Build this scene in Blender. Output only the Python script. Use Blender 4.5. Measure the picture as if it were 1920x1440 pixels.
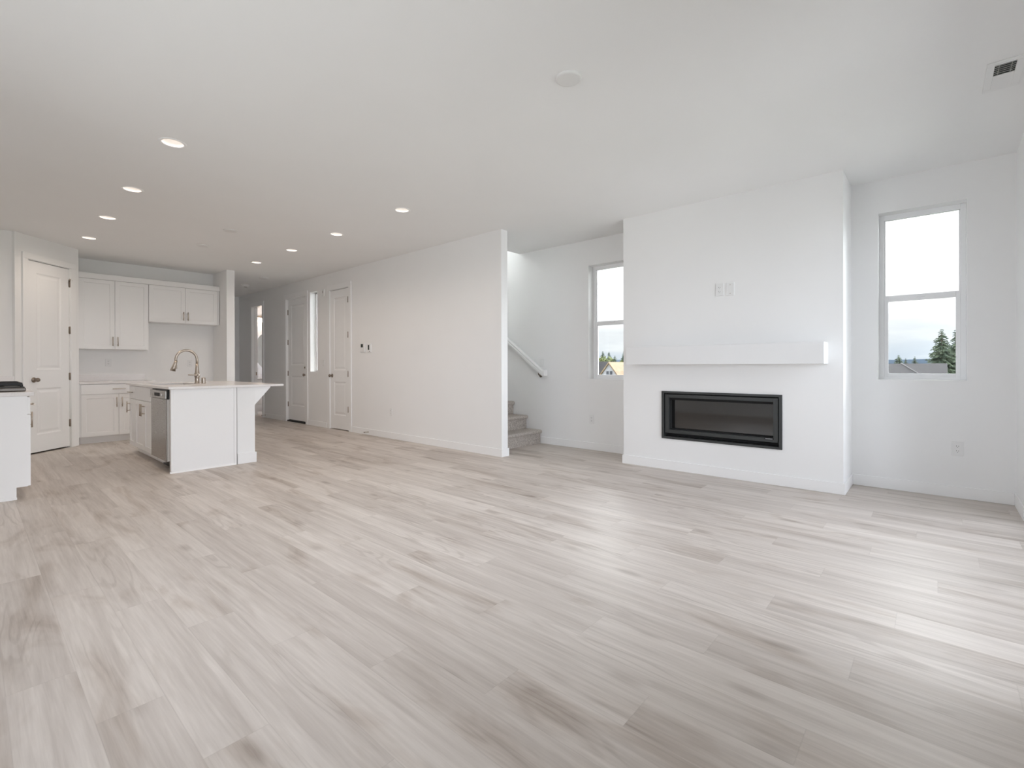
import bpy, bmesh, math, random
from mathutils import Vector, Matrix

for o in list(bpy.data.objects):
    bpy.data.objects.remove(o, do_unlink=True)
SC = bpy.context.scene
COL = SC.collection
R = math.radians
rnd = random.Random(7)

# ------------------------------------------------------------------ camera
CAM_H = 1.094
F_PX, YAW, PITCH, ROLL, CY = 901.31, 0.8483, -0.0021, 0.0028, 688.17
cam_d = bpy.data.cameras.new('camera'); cam = bpy.data.objects.new('camera', cam_d); COL.objects.link(cam)
s_, c_ = math.sin(YAW), math.cos(YAW); sp_, cp_ = math.sin(PITCH), math.cos(PITCH)
fwd = Vector((s_*cp_, c_*cp_, sp_)); upv = Vector((-s_*sp_, -c_*sp_, cp_)); rgt = Vector((c_, -s_, 0))
cr_, sr_ = math.cos(ROLL), math.sin(ROLL)
ax = rgt*cr_ - upv*sr_; ay = rgt*sr_ + upv*cr_; az = -fwd
cam.matrix_world = Matrix(((ax.x, ay.x, az.x, 0), (ax.y, ay.y, az.y, 0), (ax.z, ay.z, az.z, CAM_H), (0, 0, 0, 1)))
cam_d.sensor_fit = 'HORIZONTAL'; cam_d.sensor_width = 36.0
cam_d.lens = F_PX/1920*36.0
cam_d.shift_y = (CY-720)/1920
cam_d.clip_start = 0.05; cam_d.clip_end = 2000
SC.camera = cam

# ------------------------------------------------------------------ view
SC.view_settings.view_transform = 'Standard'
SC.view_settings.look = 'None'
SC.view_settings.gamma = 1.0
SC.view_settings.use_curve_mapping = False
SC.view_settings.exposure = 0.33
SC.cycles.max_bounces = 16
SC.cycles.diffuse_bounces = 10
SC.cycles.glossy_bounces = 6
SC.cycles.transparent_max_bounces = 12

# ------------------------------------------------------------------ node helper
class N:
    """tiny node-graph builder"""
    def __init__(self, tree): self.t = tree; tree.nodes.clear()
    def new(self, typ, **kw):
        n = self.t.nodes.new(typ)
        for k, v in kw.items(): setattr(n, k, v)
        return n
    def put(self, sock, v):
        if hasattr(v, 'is_linked') or hasattr(v, 'node'): self.t.links.new(v, sock)
        else:
            if isinstance(v, (tuple, list)) and len(v) == 3 and sock.type == 'RGBA': v = (*v, 1)
            sock.default_value = v
    def m(self, op, a, b=0.0, c=None):
        n = self.new('ShaderNodeMath', operation=op)
        self.put(n.inputs[0], a); self.put(n.inputs[1], b)
        if c is not None: self.put(n.inputs[2], c)
        return n.outputs[0]
    def mr(self, v, a, b, c=0.0, d=1.0, smooth=True):
        n = self.new('ShaderNodeMapRange', interpolation_type='SMOOTHSTEP' if smooth else 'LINEAR')
        self.put(n.inputs[0], v)
        for i, x in enumerate((a, b, c, d)): self.put(n.inputs[i+1], x)
        return n.outputs[0]
    def xyz(self, x, y, z):
        n = self.new('ShaderNodeCombineXYZ')
        for i, v in enumerate((x, y, z)): self.put(n.inputs[i], v)
        return n.outputs[0]
    def sep(self, v):
        n = self.new('ShaderNodeSeparateXYZ'); self.put(n.inputs[0], v); return n.outputs
    def noise(self, vec, scale=5, detail=2, rough=.5, dist=0.0):
        n = self.new('ShaderNodeTexNoise'); self.put(n.inputs['Vector'], vec)
        n.inputs['Scale'].default_value = scale; n.inputs['Detail'].default_value = detail
        n.inputs['Roughness'].default_value = rough; n.inputs['Distortion'].default_value = dist
        return n.outputs[0]
    def mix(self, f, a, b, mode='MIX'):
        n = self.new('ShaderNodeMix', data_type='RGBA', blend_type=mode)
        self.put(n.inputs[0], f); self.put(n.inputs[6], a); self.put(n.inputs[7], b)
        return n.outputs[2]
    def bump(self, h, strength=.2, dist=.01):
        n = self.new('ShaderNodeBump'); n.inputs['Strength'].default_value = strength
        n.inputs['Distance'].default_value = dist; self.put(n.inputs['Height'], h); return n.outputs[0]
    def principled(self, **kw):
        n = self.new('ShaderNodeBsdfPrincipled')
        for k, v in kw.items(): self.put(n.inputs[k.replace('_', ' ')], v)
        o = self.new('ShaderNodeOutputMaterial'); self.t.links.new(n.outputs[0], o.inputs[0]); return n
    def pos(self): return self.new('ShaderNodeNewGeometry').outputs['Position']
    def objc(self): return self.new('ShaderNodeTexCoord').outputs['Object']

# ------------------------------------------------------------------ world: bright overcast sky
SKY_TOP, SKY_BACK = 8.0, 4.3
W = bpy.data.worlds.new('sky'); SC.world = W; W.use_nodes = True
w = N(W.node_tree)
tc = w.new('ShaderNodeTexCoord').outputs['Generated']
sx, sy, sz = w.sep(tc)
low = w.mix(w.mr(sz, -0.02, 0.07), (1.10, 1.28, 1.48), (1.50, 1.57, 1.65))
cl = w.noise(w.xyz(sx, sy, w.m('MULTIPLY', sz, 5.0)), 4.0, 5, .55)
low = w.mix(w.m('MULTIPLY', w.mr(cl, .40, .66), .8), low, (1.85, 1.87, 1.88))
skyc = w.mix(w.mr(sz, 0.065, 0.105), low, (2.7, 2.72, 2.75))
skyc = w.mix(w.mr(sx, .5, .78), (1.0, 1.035, 1.16), skyc)
zen = w.m('MULTIPLY', w.mr(sz, 0.10, 0.45), w.mr(sx, -0.15, 0.45))   # bright high cloud on the street side
glow = w.m('MAXIMUM', w.mr(w.m('MULTIPLY', sy, -1.0), -0.1, 0.7), w.mr(w.m('MULTIPLY', sx, -1.0), 0.0, 0.8))   # brighter towards the hidden sun
stren = w.m('MULTIPLY_ADD', zen, SKY_TOP-1.0, 1.0)
stren = w.m('MULTIPLY_ADD', glow, SKY_BACK-1.0, stren)
ground = w.mr(sz, -0.06, -0.01)
bg = w.new('ShaderNodeBackground'); w.put(bg.inputs[0], w.mix(ground, (0.72, 0.74, 0.76), skyc)); w.put(bg.inputs[1], stren)
wo = w.new('ShaderNodeOutputWorld'); w.t.links.new(bg.outputs[0], wo.inputs[0])

# ------------------------------------------------------------------ key dimensions (metres)
H = 2.74
XW = 5.388      # right-hand outer wall, room face
XC = 4.887      # chimney breast face
YA, YB = 0.584, 2.635
XP, XP2 = 4.251, 4.36   # long partition, both faces
YP = 3.915      # partition end
YR = -0.471     # garden wall, room face
YK = 9.677      # kitchen back wall
YH = 12.318     # hall end
XL = -1.23      # left wall in the living area
XKL = -0.29     # left wall in the kitchen
YKW = 8.36      # kitchen end wall by the pantry
SX0, SX1, SZ1 = 2.3, 4.86, 2.42     # opening of the added sliding door in the garden wall

def portal(name, loc, rot, w_, h_):
    l = bpy.data.lights.new(name, 'AREA'); l.shape = 'RECTANGLE'; l.size = w_; l.size_y = h_
    l.cycles.is_portal = True
    o = bpy.data.objects.new(name, l); o.location = loc; o.rotation_euler = rot; COL.objects.link(o)
portal('daylight_slider', ((SX0+SX1)/2, YR-0.14, SZ1/2), (R(90), 0, 0), SX1-SX0, SZ1)  # portal of the added sliding door
portal('daylight_dining', (0.3, YR-0.14, 1.65), (R(90), 0, 0), 2.4, 1.5)  # portal of the added dining window
portal('daylight_left', (XL-0.11, 2.4, 1.65), (0, R(-90), 0), 1.5, 2.4)  # portal of the added left-wall window
portal('daylight_living', (XW+0.14, 0.097, 1.705), (0, R(90), 0), 1.48, 0.58)
portal('daylight_stair', (XW+0.14, 3.12, 1.665), (0, R(90), 0), 1.48, 0.58)
portal('daylight_landing', (XW+0.14, 5.9, 4.3), (0, R(90), 0), 1.8, 2.2)  # portal of the added upper stair window

# ------------------------------------------------------------------ materials
MATS = {}
def mat(name, **kw):
    m_ = bpy.data.materials.new(name); m_.use_nodes = True
    n = N(m_.node_tree)
    n.principled(**kw); MATS[name] = m_; return m_
def paint(name, col, rough=.6, bump=.05, scale=220):
    m_ = bpy.data.materials.new(name); m_.use_nodes = True
    n = N(m_.node_tree); p = n.pos()
    h = n.noise(p, scale, 3, .6)
    v = n.noise(p, 1.3, 2, .5)
    c = n.mix(n.mr(v, .3, .7), tuple(x*.985 for x in col), col)
    n.principled(Base_Color=c, Roughness=rough, Normal=n.bump(h, bump, .002)); MATS[name] = m_; return m_
WALL = paint('wall_paint', (.86, .86, .857), .62, .10)
CEIL = paint('ceiling_paint', (.85, .85, .846), .8, .18, 140)
TRIM = paint('trim_paint', (.88, .88, .878), .38, .02)
CAB = paint('cabinet_paint', (.87, .866, .862), .36, .015)
DARKSTEEL = mat('cooktop_steel', Base_Color=(.17, .155, .14), Metallic=1.0, Roughness=.4)
COVER = mat('cover_plastic', Base_Color=(.76, .755, .745), Roughness=.5)
MANTEL = paint('mantel_paint', (.80, .80, .80), .45, .02)
PLASTIC = mat('white_plastic', Base_Color=(.80, .80, .795), Roughness=.35)
DARKSLOT = mat('dark_slot', Base_Color=(.02, .02, .02), Roughness=.6)
VINYL = mat('window_vinyl', Base_Color=(.88, .885, .89), Roughness=.35)
NICKEL = mat('brushed_nickel', Base_Color=(.50, .44, .38), Metallic=1.0, Roughness=.34)
BRONZE = mat('dark_nickel', Base_Color=(.30, .25, .21), Metallic=1.0, Roughness=.33)
BLACKM = mat('black_metal', Base_Color=(.032, .035, .034), Roughness=.42)
BLACKDEEP = mat('black_interior', Base_Color=(.006, .006, .006), Roughness=.8)
IRON = mat('cast_iron', Base_Color=(.012, .012, .013), Roughness=.55)
SCREEN = mat('dark_display', Base_Color=(.03, .035, .03), Roughness=.2)
CERAMIC = mat('white_ceramic', Base_Color=(.82, .82, .81), Roughness=.12)
MIRROR = mat('mirror_silver', Base_Color=(.80, .84, .83), Metallic=1.0, Roughness=.02)
INSUL = mat('insulation_wrap', Base_Color=(.78, .77, .75), Roughness=.55)

def quartz():
    m_ = bpy.data.materials.new('quartz'); m_.use_nodes = True; n = N(m_.node_tree); p = n.pos()
    a = n.noise(p, 160, 3, .7); b = n.noise(p, 9, 4, .6, .6)
    c = n.mix(n.mr(a, .35, .7), (.74, .71, .695), (.79, .768, .755))
    c = n.mix(n.m('MULTIPLY', n.mr(b, .55, .75), .12), c, (.68, .64, .62))
    n.principled(Base_Color=c, Roughness=.2); return m_
QUARTZ = quartz()

def steel():
    m_ = bpy.data.materials.new('stainless_steel'); m_.use_nodes = True; n = N(m_.node_tree); p = n.objc()
    x, y, z = n.sep(p)
    g = n.noise(n.xyz(n.m('MULTIPLY', x, 3), n.m('MULTIPLY', y, 3), n.m('MULTIPLY', z, 300)), 4, 2)
    n.principled(Base_Color=(.34, .32, .30), Metallic=1.0, Roughness=n.mr(g, .3, .7, .22, .32), Normal=n.bump(g, .03, .001)); return m_
STEEL = steel()

def glass(name='window_glass', tint=(.97, .985, .98), refl=1.0):
    m_ = bpy.data.materials.new(name); m_.use_nodes = True; n = N(m_.node_tree)
    t = n.new('ShaderNodeBsdfTransparent'); n.put(t.inputs[0], tint)
    g = n.new('ShaderNodeBsdfGlossy'); g.inputs['Roughness'].default_value = .01
    f = n.new('ShaderNodeFresnel'); f.inputs[0].default_value = 1.45
    mx = n.new('ShaderNodeMixShader'); n.put(mx.inputs[0], n.m('MULTIPLY', f.outputs[0], refl)); n.t.links.new(t.outputs[0], mx.inputs[1]); n.t.links.new(g.outputs[0], mx.inputs[2])
    o = n.new('ShaderNodeOutputMaterial'); n.t.links.new(mx.outputs[0], o.inputs[0]); return m_
GLASS = glass()
TINT_GLASS = glass('tinted_window_glass', (.67, .68, .68))  # tint put into the panes to dim the view outside

def screen_mesh():
    """fine black wire screen right behind the firebox glass"""
    m_ = bpy.data.materials.new('fire_screen_glass'); m_.use_nodes = True; n = N(m_.node_tree)
    x, y, z = n.sep(n.pos())
    a = n.m('SINE', n.m('MULTIPLY', z, 900.0)); b = n.m('SINE', n.m('MULTIPLY', y, 700.0))
    k = n.mr(n.m('ADD', a, b), -.6, 1.2)
    c = n.mix(k, (.004, .004, .004), (.016, .015, .014))
    n.principled(Base_Color=c, Roughness=.05, IOR=1.85); return m_
FIREGLASS = screen_mesh()

def emit(name, col, s):
    m_ = bpy.data.materials.new(name); m_.use_nodes = True; n = N(m_.node_tree)
    e = n.new('ShaderNodeEmission'); n.put(e.inputs[0], col); e.inputs[1].default_value = s
    o = n.new('ShaderNodeOutputMaterial'); n.t.links.new(e.outputs[0], o.inputs[0]); return m_
LENS = emit('lamp_lens', (1.0, .86, .74), 1.5)
BULB = emit('frosted_shade_lit', (1.0, .80, .64), 22.0)

def carpet():
    m_ = bpy.data.materials.new('carpet'); m_.use_nodes = True; n = N(m_.node_tree); p = n.pos()
    a = n.noise(p, 95, 3, .7); b = n.noise(p, 300, 2, .6)
    c = n.mix(n.mr(a, .34, .66), (.46, .405, .36), (.80, .74, .68))
    n.principled(Base_Color=c, Roughness=1.0, Normal=n.bump(n.m('ADD', a, b), .9, .012)); return m_
CARPET = carpet()

def floor_mat():
    m_ = bpy.data.materials.new('oak_plank_floor'); m_.use_nodes = True; n = N(m_.node_tree)
    x, y, z = n.sep(n.pos())
    PW, PL = .176, 1.22
    u = n.m('DIVIDE', n.m('SUBTRACT', x, .433), PW)
    row = n.m('FLOOR', u); fx = n.m('SUBTRACT', u, row)
    sh = n.m('FRACT', n.m('ADD', n.m('ADD', n.m('MULTIPLY', row, .67382), n.m('MULTIPLY', n.m('MULTIPLY', row, row), .99836)), 10.25629))
    v = n.m('SUBTRACT', n.m('DIVIDE', y, PL), sh)
    colm = n.m('FLOOR', v); fy = n.m('SUBTRACT', v, colm)
    wn = n.new('ShaderNodeTexWhiteNoise', noise_dimensions='2D'); n.put(wn.inputs['Vector'], n.xyz(row, colm, 0))
    r1, r2, r3 = n.sep(wn.outputs['Color'])
    gx = n.m('MULTIPLY_ADD', r1, 37.0, x); gy = n.m('MULTIPLY_ADD', r2, 53.0, y); gz = n.m('MULTIPLY', r3, 19.0)
    def st(ax_, ay_): return n.xyz(n.m('MULTIPLY', gx, ax_), n.m('MULTIPLY', gy, ay_), gz)
    warp = n.noise(st(3.0, .7), 1.0, 3, .5)
    fine = n.noise(st(75, 3.2), 1.0, 5, .62, .4)
    med = n.noise(st(22, 1.3), 1.0, 4, .6, .5)
    cloud = n.noise(st(5.5, 1.15), 1.0, 4, .55, .8)
    ring = n.m('SINE', n.m('MULTIPLY', n.m('ADD', n.noise(st(6.5, .62), 1.0, 2, .45), n.m('MULTIPLY', warp, .4)), 92.0))
    ring = n.mr(ring, .15, 1.0)
    ringmask = n.mr(n.noise(st(3.2, .7), 1.0, 2, .5), .50, .66)
    vor = n.new('ShaderNodeTexVoronoi', voronoi_dimensions='3D', feature='F1'); n.put(vor.inputs['Vector'], st(4.2, 1.5)); vor.inputs['Scale'].default_value = 1.0
    knot = n.mr(vor.outputs['Distance'], .03, .17, 1.0, 0.0)
    # tone: plank-to-plank shade, long streaks, then grain
    streak = n.noise(st(13, .55), 1.0, 3, .6, .6)
    tone = n.m('MULTIPLY_ADD', r3, .26, .54)
    tone = n.m('ADD', tone, n.m('MULTIPLY', n.m('SUBTRACT', streak, .5), .85))
    tone = n.m('ADD', tone, n.m('MULTIPLY', n.m('SUBTRACT', med, .5), .55))
    tone = n.m('ADD', tone, n.m('MULTIPLY', n.m('SUBTRACT', fine, .5), .70))
    tone = n.m('SUBTRACT', tone, n.m('MULTIPLY', n.mr(cloud, .50, .74), .38))
    tone = n.m('SUBTRACT', tone, n.m('MULTIPLY', n.m('MULTIPLY', ring, ringmask), .20))
    tone = n.m('SUBTRACT', tone, n.m('MULTIPLY', knot, .40))
    c = n.mix(n.mr(tone, -.15, 1.05, 0, 1, False), (.262, .213, .178), (.69, .635, .585))
    c = n.mix(n.m('MULTIPLY', n.mr(cloud, .5, .72), .35), c, n.mix(1.0, c, (.98, .92, .85), 'MULTIPLY'))
    ex = n.m('MINIMUM', fx, n.m('SUBTRACT', 1.0, fx)); ey = n.m('MINIMUM', fy, n.m('SUBTRACT', 1.0, fy))
    seam = n.m('MAXIMUM', n.mr(ex, .004, .013, 1.0, 0.0), n.mr(ey, .0006, .0020, 1.0, 0.0))
    c = n.mix(n.m('MULTIPLY', seam, .13), c, (.20, .17, .145))
    h = n.m('SUBTRACT', n.m('MULTIPLY', fine, .25), seam)
    rough = n.m('MULTIPLY_ADD', med, .12, .40)
    n.principled(Base_Color=c, Roughness=rough, IOR=1.5, Normal=n.bump(h, .12, .0015)); return m_
FLOOR = floor_mat()

def two_tone(name, a, b, scale, rough=.9, stretch=(1, 1, 1)):
    m_ = bpy.data.materials.new(name); m_.use_nodes = True; n = N(m_.node_tree)
    x, y, z = n.sep(n.pos())
    v = n.noise(n.xyz(n.m('MULTIPLY', x, stretch[0]), n.m('MULTIPLY', y, stretch[1]), n.m('MULTIPLY', z, stretch[2])), scale, 4, .65)
    n.principled(Base_Color=n.mix(n.mr(v, .35, .65), a, b), Roughness=rough); return m_
CONIFER = two_tone('conifer_needles', (.05, .075, .045), (.13, .165, .095), 2.2)
LEAFY = two_tone('spring_leaves', (.13, .165, .055), (.26, .28, .11), 2.0)
BARK = two_tone('bark', (.12, .09, .07), (.22, .18, .14), 6)
SHINGLE = two_tone('grey_shingles', (.032, .030, .028), (.062, .057, .053), 7, .95, (1, 1, 3))
SHEATH = two_tone('osb_sheathing', (.29, .20, .12), (.36, .265, .165), 3)
SIDING = two_tone('white_siding', (.50, .50, .50), (.54, .54, .54), 4, .8, (.2, .2, 6))
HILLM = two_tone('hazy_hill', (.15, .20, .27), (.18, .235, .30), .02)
GRASS = two_tone('grass', (.055, .075, .03), (.09, .105, .05), .5)
CAPM = mat('ridge_shingle', Base_Color=(.085, .08, .075), Roughness=.9)
DARKWIN = mat('dark_window', Base_Color=(.05, .055, .06), Roughness=.15)

# ------------------------------------------------------------------ mesh builder
class MB:
    def __init__(self): self.bm = bmesh.new()
    def _merge(self, verts, mtx):
        if mtx is not None: bmesh.ops.transform(self.bm, matrix=mtx, verts=verts)
    def box(self, x0, x1, y0, y1, z0, z1, bev=0.0, mtx=None, seg=2):
        r = bmesh.ops.create_cube(self.bm, size=1.0)
        vs = r['verts']
        bmesh.ops.scale(self.bm, vec=(x1-x0, y1-y0, z1-z0), verts=vs)
        bmesh.ops.translate(self.bm, vec=((x0+x1)/2, (y0+y1)/2, (z0+z1)/2), verts=vs)
        if bev > 0:
            es = list({e for v in vs for e in v.link_edges})
            rr = bmesh.ops.bevel(self.bm, geom=es, offset=bev, segments=seg, affect='EDGES', profile=.5)
            vs = list({v for f in rr['faces'] for v in f.verts} | {v for v in vs if v.is_valid})
        self._merge(vs, mtx); return self
    def prism(self, pts, axis, a, b, mtx=None):
        """polygon pts (2D) extruded along axis from a to b"""
        def P(p, t):
            if axis == 'x': return (t, p[0], p[1])
            if axis == 'y': return (p[0], t, p[1])
            return (p[0], p[1], t)
        va = [self.bm.verts.new(P(p, a)) for p in pts]; vb = [self.bm.verts.new(P(p, b)) for p in pts]
        n = len(pts); fs = [self.bm.faces.new(va), self.bm.faces.new(vb[::-1])]
        for i in range(n): fs.append(self.bm.faces.new((va[i], vb[i], vb[(i+1) % n], va[(i+1) % n])))
        bmesh.ops.recalc_face_normals(self.bm, faces=fs)
        self._merge(va+vb, mtx); return self
    def lathe(self, prof, seg=32, mtx=None, cap=False):
        """profile [(r, z)] spun about z"""
        rings = []
        for r, z in prof:
            if r < 1e-6: rings.append([self.bm.verts.new((0, 0, z))])
            else: rings.append([self.bm.verts.new((r*math.cos(2*math.pi*i/seg), r*math.sin(2*math.pi*i/seg), z)) for i in range(seg)])
        fs = []
        for A, B in zip(rings, rings[1:]):
            for i in range(seg):
                j = (i+1) % seg
                if len(A) == 1 and len(B) == 1: continue
                if len(A) == 1: fs.append(self.bm.faces.new((A[0], B[j], B[i])))
                elif len(B) == 1: fs.append(self.bm.faces.new((A[i], A[j], B[0])))
                else: fs.append(self.bm.faces.new((A[i], A[j], B[j], B[i])))
        bmesh.ops.recalc_face_normals(self.bm, faces=fs)
        for f in fs: f.smooth = True
        self._merge([v for r_ in rings for v in r_], mtx); return self
    def tube(self, path, rad, seg=12, mtx=None, caps=True):
        pts = [Vector(p) for p in path]; n = len(pts)
        rads = rad if isinstance(rad, (list, tuple)) else [rad]*n
        rings = []; prev = None
        for i, p in enumerate(pts):
            t = (pts[min(i+1, n-1)]-pts[max(i-1, 0)]).normalized()
            if prev is None:
                a = Vector((0, 0, 1)) if abs(t.z) < .9 else Vector((1, 0, 0))
                u = t.cross(a).normalized()
            else: u = (prev - t*prev.dot(t)).normalized()
            prev = u; v_ = t.cross(u)
            rings.append([self.bm.verts.new(p+(u*math.cos(2*math.pi*k/seg)+v_*math.sin(2*math.pi*k/seg))*rads[i]) for k in range(seg)])
        fs = []
        for A, B in zip(rings, rings[1:]):
            for k in range(seg):
                f = self.bm.faces.new((A[k], A[(k+1) % seg], B[(k+1) % seg], B[k])); f.smooth = True; fs.append(f)
        if caps: fs += [self.bm.faces.new(rings[0][::-1]), self.bm.faces.new(rings[-1])]
        bmesh.ops.recalc_face_normals(self.bm, faces=fs)
        self._merge([v for r_ in rings for v in r_], mtx); return self
    def quad(self, *ps):
        self.bm.faces.new([self.bm.verts.new(p) for p in ps]); return self
    def build(self, name, material, parent=None, loc=None):
        me = bpy.data.meshes.new(name); self.bm.to_mesh(me); self.bm.free()
        me.materials.append(material)
        o = bpy.data.objects.new(name, me); COL.objects.link(o)
        if parent is not None: o.parent = parent
        if loc is not None: o.location = loc
        return o

def tag(o, label, cat, group=None, kind=None):
    o['label'] = label; o['category'] = cat
    if group: o['group'] = group
    if kind: o['kind'] = kind
    return o
def thing(name, label, cat, loc=(0, 0, 0), rz=0.0, group=None, kind=None):
    o = bpy.data.objects.new(name, None); COL.objects.link(o); o.empty_display_size = .1
    o.location = loc; o.rotation_euler = (0, 0, rz)
    return tag(o, label, cat, group, kind)
def struct(name, mb, m_, label, cat): return tag(mb.build(name, m_), label, cat, kind='structure')
def dup(root, loc, label, rz=None):
    r = root.copy(); COL.objects.link(r); r.location = loc
    if rz is not None: r.rotation_euler = (0, 0, rz)
    r['label'] = label
    for ch in list(root.children):
        c = ch.copy(); COL.objects.link(c); c.parent = r
        for g in list(ch.children):
            d = g.copy(); COL.objects.link(d); d.parent = c
    return r

# ================================================================== SETTING
EXT = .17   # outer wall thickness
fl = MB().box(XL-.3, 6.9, YR-.6, 13.2, -.12, 0)
struct('floor', fl, FLOOR, 'pale oak plank floor running through the whole room', 'floor')

def ceiling():
    bm = bmesh.new()
    outline = [(XL-.2, YR-.2), (XW+.2, YR-.2), (XW+.2, 4.597), (XP2, 4.597), (XP2, YH+.2), (XL-.2, YH+.2)]
    ov = [bm.verts.new((*p, H)) for p in outline]
    for i in range(len(ov)): bm.edges.new((ov[i], ov[(i+1) % len(ov)]))
    for (cx, cy) in DOWN:
        ring = [bm.verts.new((cx+.068*math.cos(a*math.pi/16), cy+.068*math.sin(a*math.pi/16), H)) for a in range(32)]
        for i in range(32): bm.edges.new((ring[i], ring[(i+1) % 32]))
    bmesh.ops.triangle_fill(bm, use_beauty=True, use_dissolve=False, edges=bm.edges[:])
    for f in bm.faces:
        if f.normal.z > 0: f.normal_flip()
    T = .3
    tv = [bm.verts.new((*p, H+T)) for p in outline]
    n = len(ov)
    for i in range(n): bm.faces.new((ov[i], ov[(i+1) % n], tv[(i+1) % n], tv[i]))
    bm.faces.new(tv)
    mb = MB(); mb.bm.free(); mb.bm = bm
    struct('ceiling', mb, CEIL, 'flat off-white ceiling with recessed lights', 'ceiling')
DOWN = [(1.007, 4.204), (1.02, 5.58), (1.032, 6.835), (1.036, 8.082), (3.04, 4.217), (3.047, 5.588), (3.043, 6.824), (3.03, 8.037)]
ceiling()

# window openings: (y0, y1, z0, z1) in the right wall
W1 = (-.191, .385, .965, 2.444)
W2 = (2.835, 3.411, .922, 2.404)
W4 = (4.8, 7.0, 3.4, 5.2)  # unseen upper stair window, added for daylight
def wall_x(x0, x1, y0, y1, z0, z1, holes):
    """wall slab normal to X with rectangular holes, cut into columns"""
    mb = MB(); ys = sorted({y0, y1, *[h[0] for h in holes], *[h[1] for h in holes]})
    for a, b in zip(ys, ys[1:]):
        cut = sorted([(h[2], h[3]) for h in holes if h[0] <= a+1e-6 and h[1] >= b-1e-6])
        z = z0
        for p, q in cut:
            if p > z+1e-6: mb.box(x0, x1, a, b, z, p)
            z = q
        if z1 > z+1e-6: mb.box(x0, x1, a, b, z, z1)
    bmesh.ops.remove_doubles(mb.bm, verts=mb.bm.verts[:], dist=1e-5)
    return mb
struct('wall_right', wall_x(XW, XW+EXT, YR-.2, 8.2, 0, 5.6, [W1, W2, W4]), WALL, 'white outer wall on the right with two tall windows', 'wall')
def wall_y(y0, y1, x0, x1, z0, z1, holes):
    mb = MB(); xs = sorted({x0, x1, *[h[0] for h in holes], *[h[1] for h in holes]})
    for a, b in zip(xs, xs[1:]):
        cut = sorted([(h[2], h[3]) for h in holes if h[0] <= a+1e-6 and h[1] >= b-1e-6])
        z = z0
        for p, q in cut:
            if p > z+1e-6: mb.box(a, b, y0, y1, z, p)
            z = q
        if z1 > z+1e-6: mb.box(a, b, y0, y1, z, z1)
    bmesh.ops.remove_doubles(mb.bm, verts=mb.bm.verts[:], dist=1e-5)
    return mb
struct('wall_back', wall_y(YR-EXT, YR, XL-.2, XW+EXT, 0, H+.02, [(SX0, SX1, 0, SZ1), (-.9, 1.5, .9, 2.4)]), WALL, 'white garden wall with the added sliding door, at the far right edge', 'wall')
struct('wall_left', wall_x(XL-.15, XL, YR-.2, 5.75, 0, H+.02, [(1.2, 3.6, .9, 2.4)]).box(XL-.15, XKL, 5.74, 5.86, 0, H+.02).box(XKL-.15, XKL, 5.75, YK+.1, 0, H+.02), WALL, 'white wall on the left of the room', 'wall')
# chimney breast with the firebox opening
FY0, FY1, FZ0, FZ1 = 1.062, 2.164, .345, .806
ch = wall_x(XC, XC+.06, YA, YB, 0, H+.01, [(FY0, FY1, FZ0, FZ1)])
ch.box(XC+.06, XW, YA, YA+.1, 0, H+.01).box(XC+.06, XW, YB-.1, YB, 0, H+.01)
struct('wall_chimney', ch, WALL, 'white chimney breast holding the fireplace', 'wall')
# long partition
ENT = (8.936, 9.79, 0, 2.448); SIDE = (8.50, 8.776, 1.0, 2.48); CLO = (7.385, 8.039, 0, 2.444); BATH = (10.955, 11.555, 0, 2.44)
struct('wall_partition', wall_x(XP, XP2, YP, 8.2, 0, H+.01, [CLO]), WALL, 'long white partition wall ending beside the stairs', 'wall')
struct('wall_entry', wall_x(XP, XP+.165, 8.2, 10.25, 0, H+.01, [ENT, SIDE]), WALL, 'white wall with the entry door and its narrow side window', 'wall')
struct('wall_bath', wall_x(XP, XP2, 10.25, YH+.1, 0, H+.01, [BATH]), WALL, 'white hallway wall with the open bathroom doorway', 'wall')
struct('wall_hall', MB().box(2.915, 3.039, 9.009, YH+.1, 0, H+.01), WALL, 'white stub wall between kitchen and hallway', 'wall')
struct('wall_hall_end', MB().box(3.0, XP2, YH, YH+.12, 0, H+.01), WALL, 'white wall at the end of the hallway', 'wall')
struct('wall_kitchen', MB().box(XKL-.1, 2.93, YK, YK+.12, 0, H+.01), WALL, 'white kitchen wall behind the cabinets', 'wall')
struct('wall_kitchen_end', MB().box(XKL-.1, .395, YKW, YKW+.1, 0, H+.01), WALL, 'short white wall beside the pantry door', 'wall')
# pantry diagonal (local frame: x along the wall, front towards -y)
PD = (0.401, 8.353)
pd = thing('wall_pantry', 'white diagonal wall around the pantry door', 'wall', (*PD, 0), R(45), kind='structure')
m_ = MB()
m_.box(-.02, .148, 0, .11, 0, H+.01).box(.762, .901, 0, .11, 0, H+.01).box(.148, .762, 0, .11, 2.452, H+.01)
m_.build('wall_face', WALL, pd)
struct('wall_pantry_side', MB().box(.94, 1.0375, 9.04, YK, 0, H+.01), WALL, 'white side wall of the pantry beside the kitchen cabinets', 'wall')
# stairwell enclosure
struct('wall_stair', MB().box(XP2-.11, XW+.17, 8.08, 8.2, 0, 5.6).box(XP2-.11, XP2, 4.6, 8.1, H, 5.6).box(XP2-.11, XW+.17, 4.45, 4.6, H+.3, 5.6).box(XP2-.11, XW+.17, 4.45, 8.2, 5.6, 5.7), WALL, 'white stairwell walls rising above the stairs', 'wall')
# bathroom shell
struct('wall_bathroom', MB().box(XP2, 6.5, 12.9, 13.0, 0, H).box(6.4, 6.5, 10.2, 13, 0, H).box(XP+.16, 6.5, 10.15, 10.25, 0, H).box(XP2, 6.5, 10.2, 13, 2.6, 2.7), WALL, 'white bathroom walls seen through the doorway', 'wall')

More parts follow.
